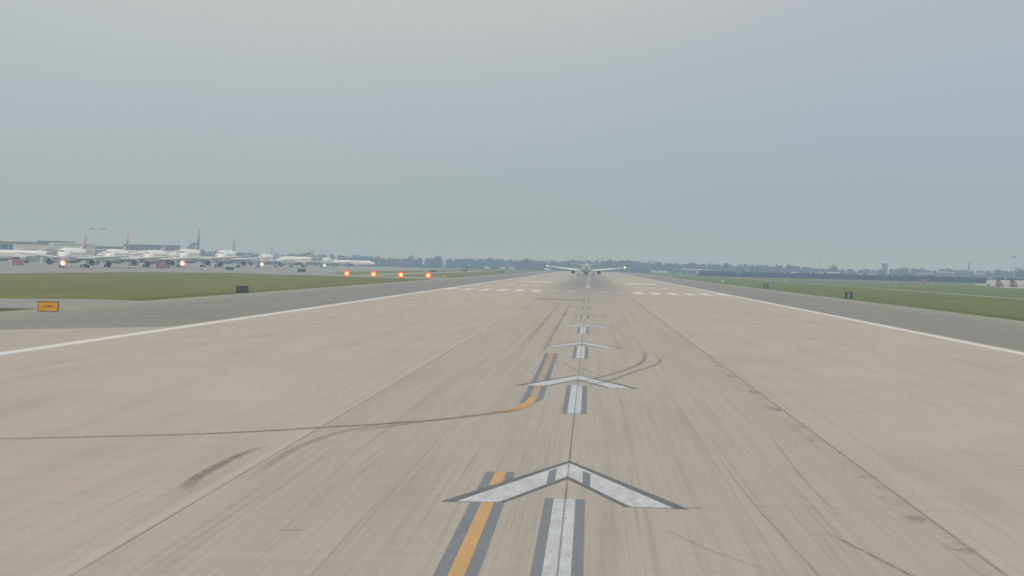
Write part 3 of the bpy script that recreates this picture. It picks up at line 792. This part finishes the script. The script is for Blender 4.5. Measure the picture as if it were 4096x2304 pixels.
for x4, Y, lab, rz in (
    (2616, 3300, 'first white truck right of the lined up airliner', 0), (2638, 3280, 'second white truck right of the lined up airliner', .2), (2658, 3300, 'third white truck right of the lined up airliner', 0),
    (2793, 3000, 'white truck below the brownish shed', 1.2), (2833, 2950, 'white truck at the right end of the brownish shed', 0), (2854, 2700, 'pale truck on the grass edge left of the low white sheds', 1.4),
    (3060, 3200, 'white truck right of the longest white shed', 0), (3100, 3250, 'white truck between the longest white shed and the lone gabled roof', .3), (3370, 3000, 'bright white truck right of the thin radio mast', 0), (3455, 3050, 'white truck below the square tower on the tree line', .4),
    (3673, 2700, 'white truck above the red vehicle on the right', 0), (3760, 2800, 'white truck below the widest pale warehouse', .1), (3891, 2700, 'white truck below the short chimney', .5), (3840, 2900, 'white truck left of the short chimney', 0),
    (1949, 3300, 'white truck left of the lined up airliner, before the woods', 0), (2010, 3350, 'white truck second left of the lined up airliner', .2), (2046, 3150, 'white truck on the grass nearest left of the lined up airliner', 0), (2190, 3100, 'white truck beside the left wing of the lined up airliner', .3),
    (3965, 1590, 'white truck on the cargo apron at far right', 0), (4020, 1560, 'white truck between two red trucks on the cargo apron', 0), (4075, 1580, 'white truck at the right edge of the cargo apron', 0)):
    o = tw if first else copy_tree(tw); first = False
    o.location = (px(x4, Y), Y, -.08); o.rotation_euler.z = rz; tag(o, lab, 'truck', GV)
tr = make_truck(M['vred']); first = True
for x4, Y, lab in ((3990, 1540, 'red truck standing on the cargo apron at far right'), (4047, 1560, 'red truck nearer the right edge on the cargo apron'), (3690, 1800, 'red truck in front of the dark scrub on the right'),
                   (640, 1330, 'red truck below the third airliner of the queue'), (60, 1290, 'red truck at the far left edge of the taxiway')):
    o = tr if first else copy_tree(tr); first = False
    o.location = (px(x4, Y), Y, -.06); o.rotation_euler.z = 1.1; o.scale = (.8, .8, .8); tag(o, lab, 'truck', 'red airport trucks')
car = make_car(); first = True
for x4, Y, lab in ((330, 1240, 'white car between the first two airliners of the queue'), (520, 1290, 'white car between the second and third airliners of the queue'), (815, 1300, 'white car below the tallest dark fin'),
                   (1120, 1600, 'white car right of the middle lit airliner'), (3945, 2600, 'white car above the cargo apron'), (2950, 2800, 'white car in front of the longest white shed'), (3240, 2900, 'white car in front of the shed under the radio mast')):
    o = car if first else copy_tree(car); first = False
    o.location = (px(x4, Y), Y, -.04); tag(o, lab, 'car', 'small white airport cars')

# ------------------------------------------------------------------ trees
def tree_into(mb, x, y, h, r, n, z=-.1, leaf=1.5, low=.45):
    """uneven crown of leaf clump faces in several lobes"""
    lobes = [(x + random.uniform(-.45, .45) * r, y + random.uniform(-.45, .45) * r, z + h * random.uniform(low, .82), r * random.uniform(.42, .68)) for _ in range(5 if low > .3 else 9)]
    lobes.append((x, y, z + h * .62, r * .7))
    for i in range(n):
        cx, cy, cz, rr = random.choice(lobes)
        v = Vector((random.gauss(0, 1), random.gauss(0, 1), random.gauss(0, .8))); v.normalize()
        k = rr * random.uniform(.65, 1.05)
        p = Vector((cx, cy, min(cz, z + h - rr * .7))) + v * k
        u = v.orthogonal().normalized(); w = v.cross(u); a = random.uniform(0, PI); u, w = u * math.cos(a) + w * math.sin(a), w * math.cos(a) - u * math.sin(a)
        s = leaf * random.uniform(.6, 1.3)
        q = [p + u * s, p + w * s * .7 + v * .3, p - u * s * .9, p - w * s * .8 - v * .2]
        m0 = len(mb.v); mb.v += [tuple(c) for c in q]; mb.f.append((m0, m0 + 1, m0 + 2, m0 + 3))
random.seed(11)
w = MB(); tr_ = MB()
def top(x): return 13.6 + 1.3 * math.sin(x * .011 + 1) + .9 * math.sin(x * .031) + .5 * math.sin(x * .083 + 2) - max(0, x) * .0022
x = -2100.
while x < 1900:
    for row in range(2):
        Y = 4020 + row * 45 + random.uniform(-16, 16) + .02 * x
        h = max(9, top(x) + random.uniform(-1.1, 1.0) + row * .8) * (1 + .03 * row)
        inview = -1000 < x < 800
        tree_into(w, x + random.uniform(-4, 4), Y, h, h * .46, 150 if inview else 60, leaf=1.5 if inview else 2.4, low=.08)
    x += 7.2 if -1000 < x < 800 else 11
w.build('far_woods', M['leaf']); tag(bpy.data.objects['far_woods'], 'long hazy blue green wood along the whole horizon', 'woods', kind='stuff')
# trees one can tell apart, standing a little before or above the wood
GT = 'single trees rising from the far wood'
def tree(x4, Y, h, r, lab, m='leaf'):
    t = empty('tree', (px(x4, Y), Y, -.1)); tag(t, lab, 'tree', GT)
    k = MB().tube((0, 0, 0), (.3, 0, h * .55), h * .035, h * .018, 8)
    for a in range(5):
        an = a * 1.26 + random.random(); k.tube((.1, 0, h * (.25 + .05 * a)), (math.cos(an) * r * .6, math.sin(an) * r * .6, h * (.5 + .06 * a)), h * .014, h * .006, 6)
    k.build('trunk', M['bark'], t)
    c = MB(); tree_into(c, 0, 0, h, r, 420, z=0, leaf=.95); c.build('crown', M[m], t)
for x4, Y, h, r, lab in (
    (1222, 3800, 19.5, 9, 'bushy tree rising behind the right part of the airliner queue'),
    (1640, 3900, 18.5, 6, 'round tree rising above the approach lights'), (1748, 3900, 20.5, 7, 'tallest pointed tree left of the lined up airliner'),
    (1960, 3900, 17.6, 7, 'low domed tree between the approach lights and the lined up airliner'), (2108, 3900, 19.0, 8, 'broad domed tree just left of the lined up airliner'),
    (2432, 3900, 18.6, 6, 'first rounded tree right of the tail fin of the lined up airliner'), (2482, 3900, 20.0, 8, 'tall double crowned tree above the right wingtip light'),
    (2758, 3900, 18.6, 6, 'small domed tree above the brownish shed'), (2840, 3900, 19.2, 8, 'broad tree right of the brownish shed'), (2900, 3920, 18.4, 6, 'rounded tree above the low white shed'),
    (2985, 3900, 18.2, 4, 'narrow tree above the longest white shed'), (3110, 3900, 18.6, 6, 'domed tree above the lone gabled roof'), (3150, 3900, 18.2, 5, 'smaller domed tree left of the thin radio mast'),
    (3330, 3900, 19.0, 7, 'broad tree right of the thin radio mast'), (3790, 3900, 17.0, 8, 'flat topped tree above the widest pale warehouse'), (3985, 3800, 17.5, 7, 'sloping tree left of the reddish water tower'),
    (4072, 3500, 18.5, 9, 'biggest dark tree at the right edge below the water tower'), (4125, 3500, 18.0, 9, 'dark tree right at the edge beyond the water tower')):
    tree(x4, Y, h * .87, r, lab)
# low hazy bushes before the wood: mass
random.seed(5)
b = MB()
for i in range(900):
    X = random.uniform(-420, 700); Y = random.uniform(3380, 3950)
    if abs(X) < 40 and Y < 3450: continue
    tree_into(b, X, Y, random.uniform(2.0, 4.8), random.uniform(2.5, 6), 26, leaf=1.1)
tag(b.build('low_bushes', M['leaf2']), 'mass of low bushes along the foot of the far wood', 'bushes', kind='stuff')
b = MB()
for i in range(1500):
    f = random.random() ** .8; X = 95 + f * 420; Y = 2560 - 760 * f * f + random.uniform(-70, 70)
    tree_into(b, X, Y, random.uniform(2.2, 4.6), random.uniform(3., 6), 20, leaf=1.0)
tag(b.build('roadside_scrub', M['scrub']), 'band of dark low scrub across the right grass before the sheds', 'scrub', kind='stuff')

# ------------------------------------------------------------------ haze (absorbing and glowing air near the ground)
hz = MB().box(-8900, 8900, -3900, 13900, -.5, 85)
m = bpy.data.materials.new('summer haze'); m.use_nodes = True; nt = m.node_tree; nt.nodes.clear(); t = NT(nt)
SIG = (1.68e-4, 2.12e-4, 2.75e-4); AIR = (.386, .441, .452)
out = t.new('ShaderNodeOutputMaterial'); add = t.new('ShaderNodeAddShader'); ab = t.new('ShaderNodeVolumeAbsorption'); em = t.new('ShaderNodeEmission')
D = 4e-4
ab.inputs['Density'].default_value = D; ab.inputs['Color'].default_value = (*[1 - s / D for s in SIG], 1)
em.inputs['Color'].default_value = (*[s * a / D for s, a in zip(SIG, AIR)], 1); em.inputs['Strength'].default_value = D
t.l.new(ab.outputs[0], add.inputs[0]); t.l.new(em.outputs[0], add.inputs[1]); t.l.new(add.outputs[0], out.inputs['Volume'])
tag(hz.build('haze', m), 'thin blue grey summer haze over the airfield', 'haze', kind='structure')

# ------------------------------------------------------------------ sky and sun
w = bpy.data.worlds.new('World'); sc.world = w; w.use_nodes = True
t = NT(w.node_tree); bg = w.node_tree.nodes['Background']
EL, AZ = math.radians(52), math.radians(150)
sky = t.new('ShaderNodeTexSky', sky_type='NISHITA'); sky.sun_disc = False; sky.sun_elevation = EL; sky.sun_rotation = AZ
sky.dust_density = 6; sky.air_density = 1.5
nis = t.mix(1.0, sky.outputs[0], (.10, .10, .10), 'MULTIPLY')
d = t.new('ShaderNodeTexCoord').outputs['Generated']; X, Y, Z = t.xyz(d)
lo = t.mix(t.rng(X, -.19, .15, 0, 1, True), (.385, .445, .425), (.352, .418, .452))
mid = t.mix(t.rng(X, -.12, .13, 0, 1, True), (.450, .510, .550), (.400, .468, .550))
hi = t.mix(t.rng(X, -.05, .15, 0, 1, True), (.565, .580, .575), (.450, .500, .555))
hi = t.mix(t.rng(X, -.22, -.08, 0, 1, True), (.500, .540, .545), hi)
gr = t.mix(t.rng(Z, .0, .055, 0, 1, True), lo, mid)
gr = t.mix(t.rng(Z, .04, .105, 0, 1, True), gr, hi)
gr = t.mix(t.rng(Z, .12, .9, 0, 1), gr, (.66, .68, .70))
cl = t.rng(t.noise(t.vmul(d, (4, 4, 9)), 1, 3, .5), .35, .65, .978, 1.022)
cmb = t.new('ShaderNodeCombineXYZ')
for i in range(3): t.put(cmb.inputs[i], cl)
gr = t.mix(1.0, gr, cmb.outputs[0], 'MULTIPLY')
t.put(bg.inputs['Color'], t.mix(.06, gr, nis)); bg.inputs['Strength'].default_value = 1.035
sl = bpy.data.lights.new('sun', 'SUN'); sl.energy = 1.28; sl.angle = math.radians(18); sl.color = (1, .95, .87)
so = bpy.data.objects.new('sun', sl); COL.objects.link(so)
dirv = Vector((math.sin(AZ) * math.cos(EL), math.cos(AZ) * math.cos(EL), math.sin(EL)))
so.rotation_euler = dirv.to_track_quat('Z', 'Y').to_euler()

# ------------------------------------------------------------------ camera (in the cockpit, 5 m up, zoomed in)
cam = bpy.data.cameras.new('camera'); co = bpy.data.objects.new('camera', cam); COL.objects.link(co); sc.camera = co
pitch, yaw, roll = .007656, -.026482, .023385
f = Vector((math.sin(yaw) * math.cos(pitch), math.cos(yaw) * math.cos(pitch), -math.sin(pitch)))
r0 = Vector((math.cos(yaw), -math.sin(yaw), 0)); u0 = r0.cross(f)
r = r0 * math.cos(roll) + u0 * math.sin(roll); u = -r0 * math.sin(roll) + u0 * math.cos(roll)
co.matrix_world = Matrix(((r.x, u.x, -f.x, .414), (r.y, u.y, -f.y, 0), (r.z, u.z, -f.z, 5.031), (0, 0, 0, 1)))
cam.sensor_width = 36; cam.lens = 7352.1 / 2576 * 36; cam.clip_start = .5; cam.clip_end = 40000

sc.view_settings.view_transform = 'Standard'; sc.view_settings.look = 'None'; sc.view_settings.exposure = 0; sc.view_settings.gamma = 1
sc.cycles.volume_bounces = 0; sc.cycles.max_bounces = 6; sc.cycles.filter_width = 1.6; sc.cycles.use_denoising = True
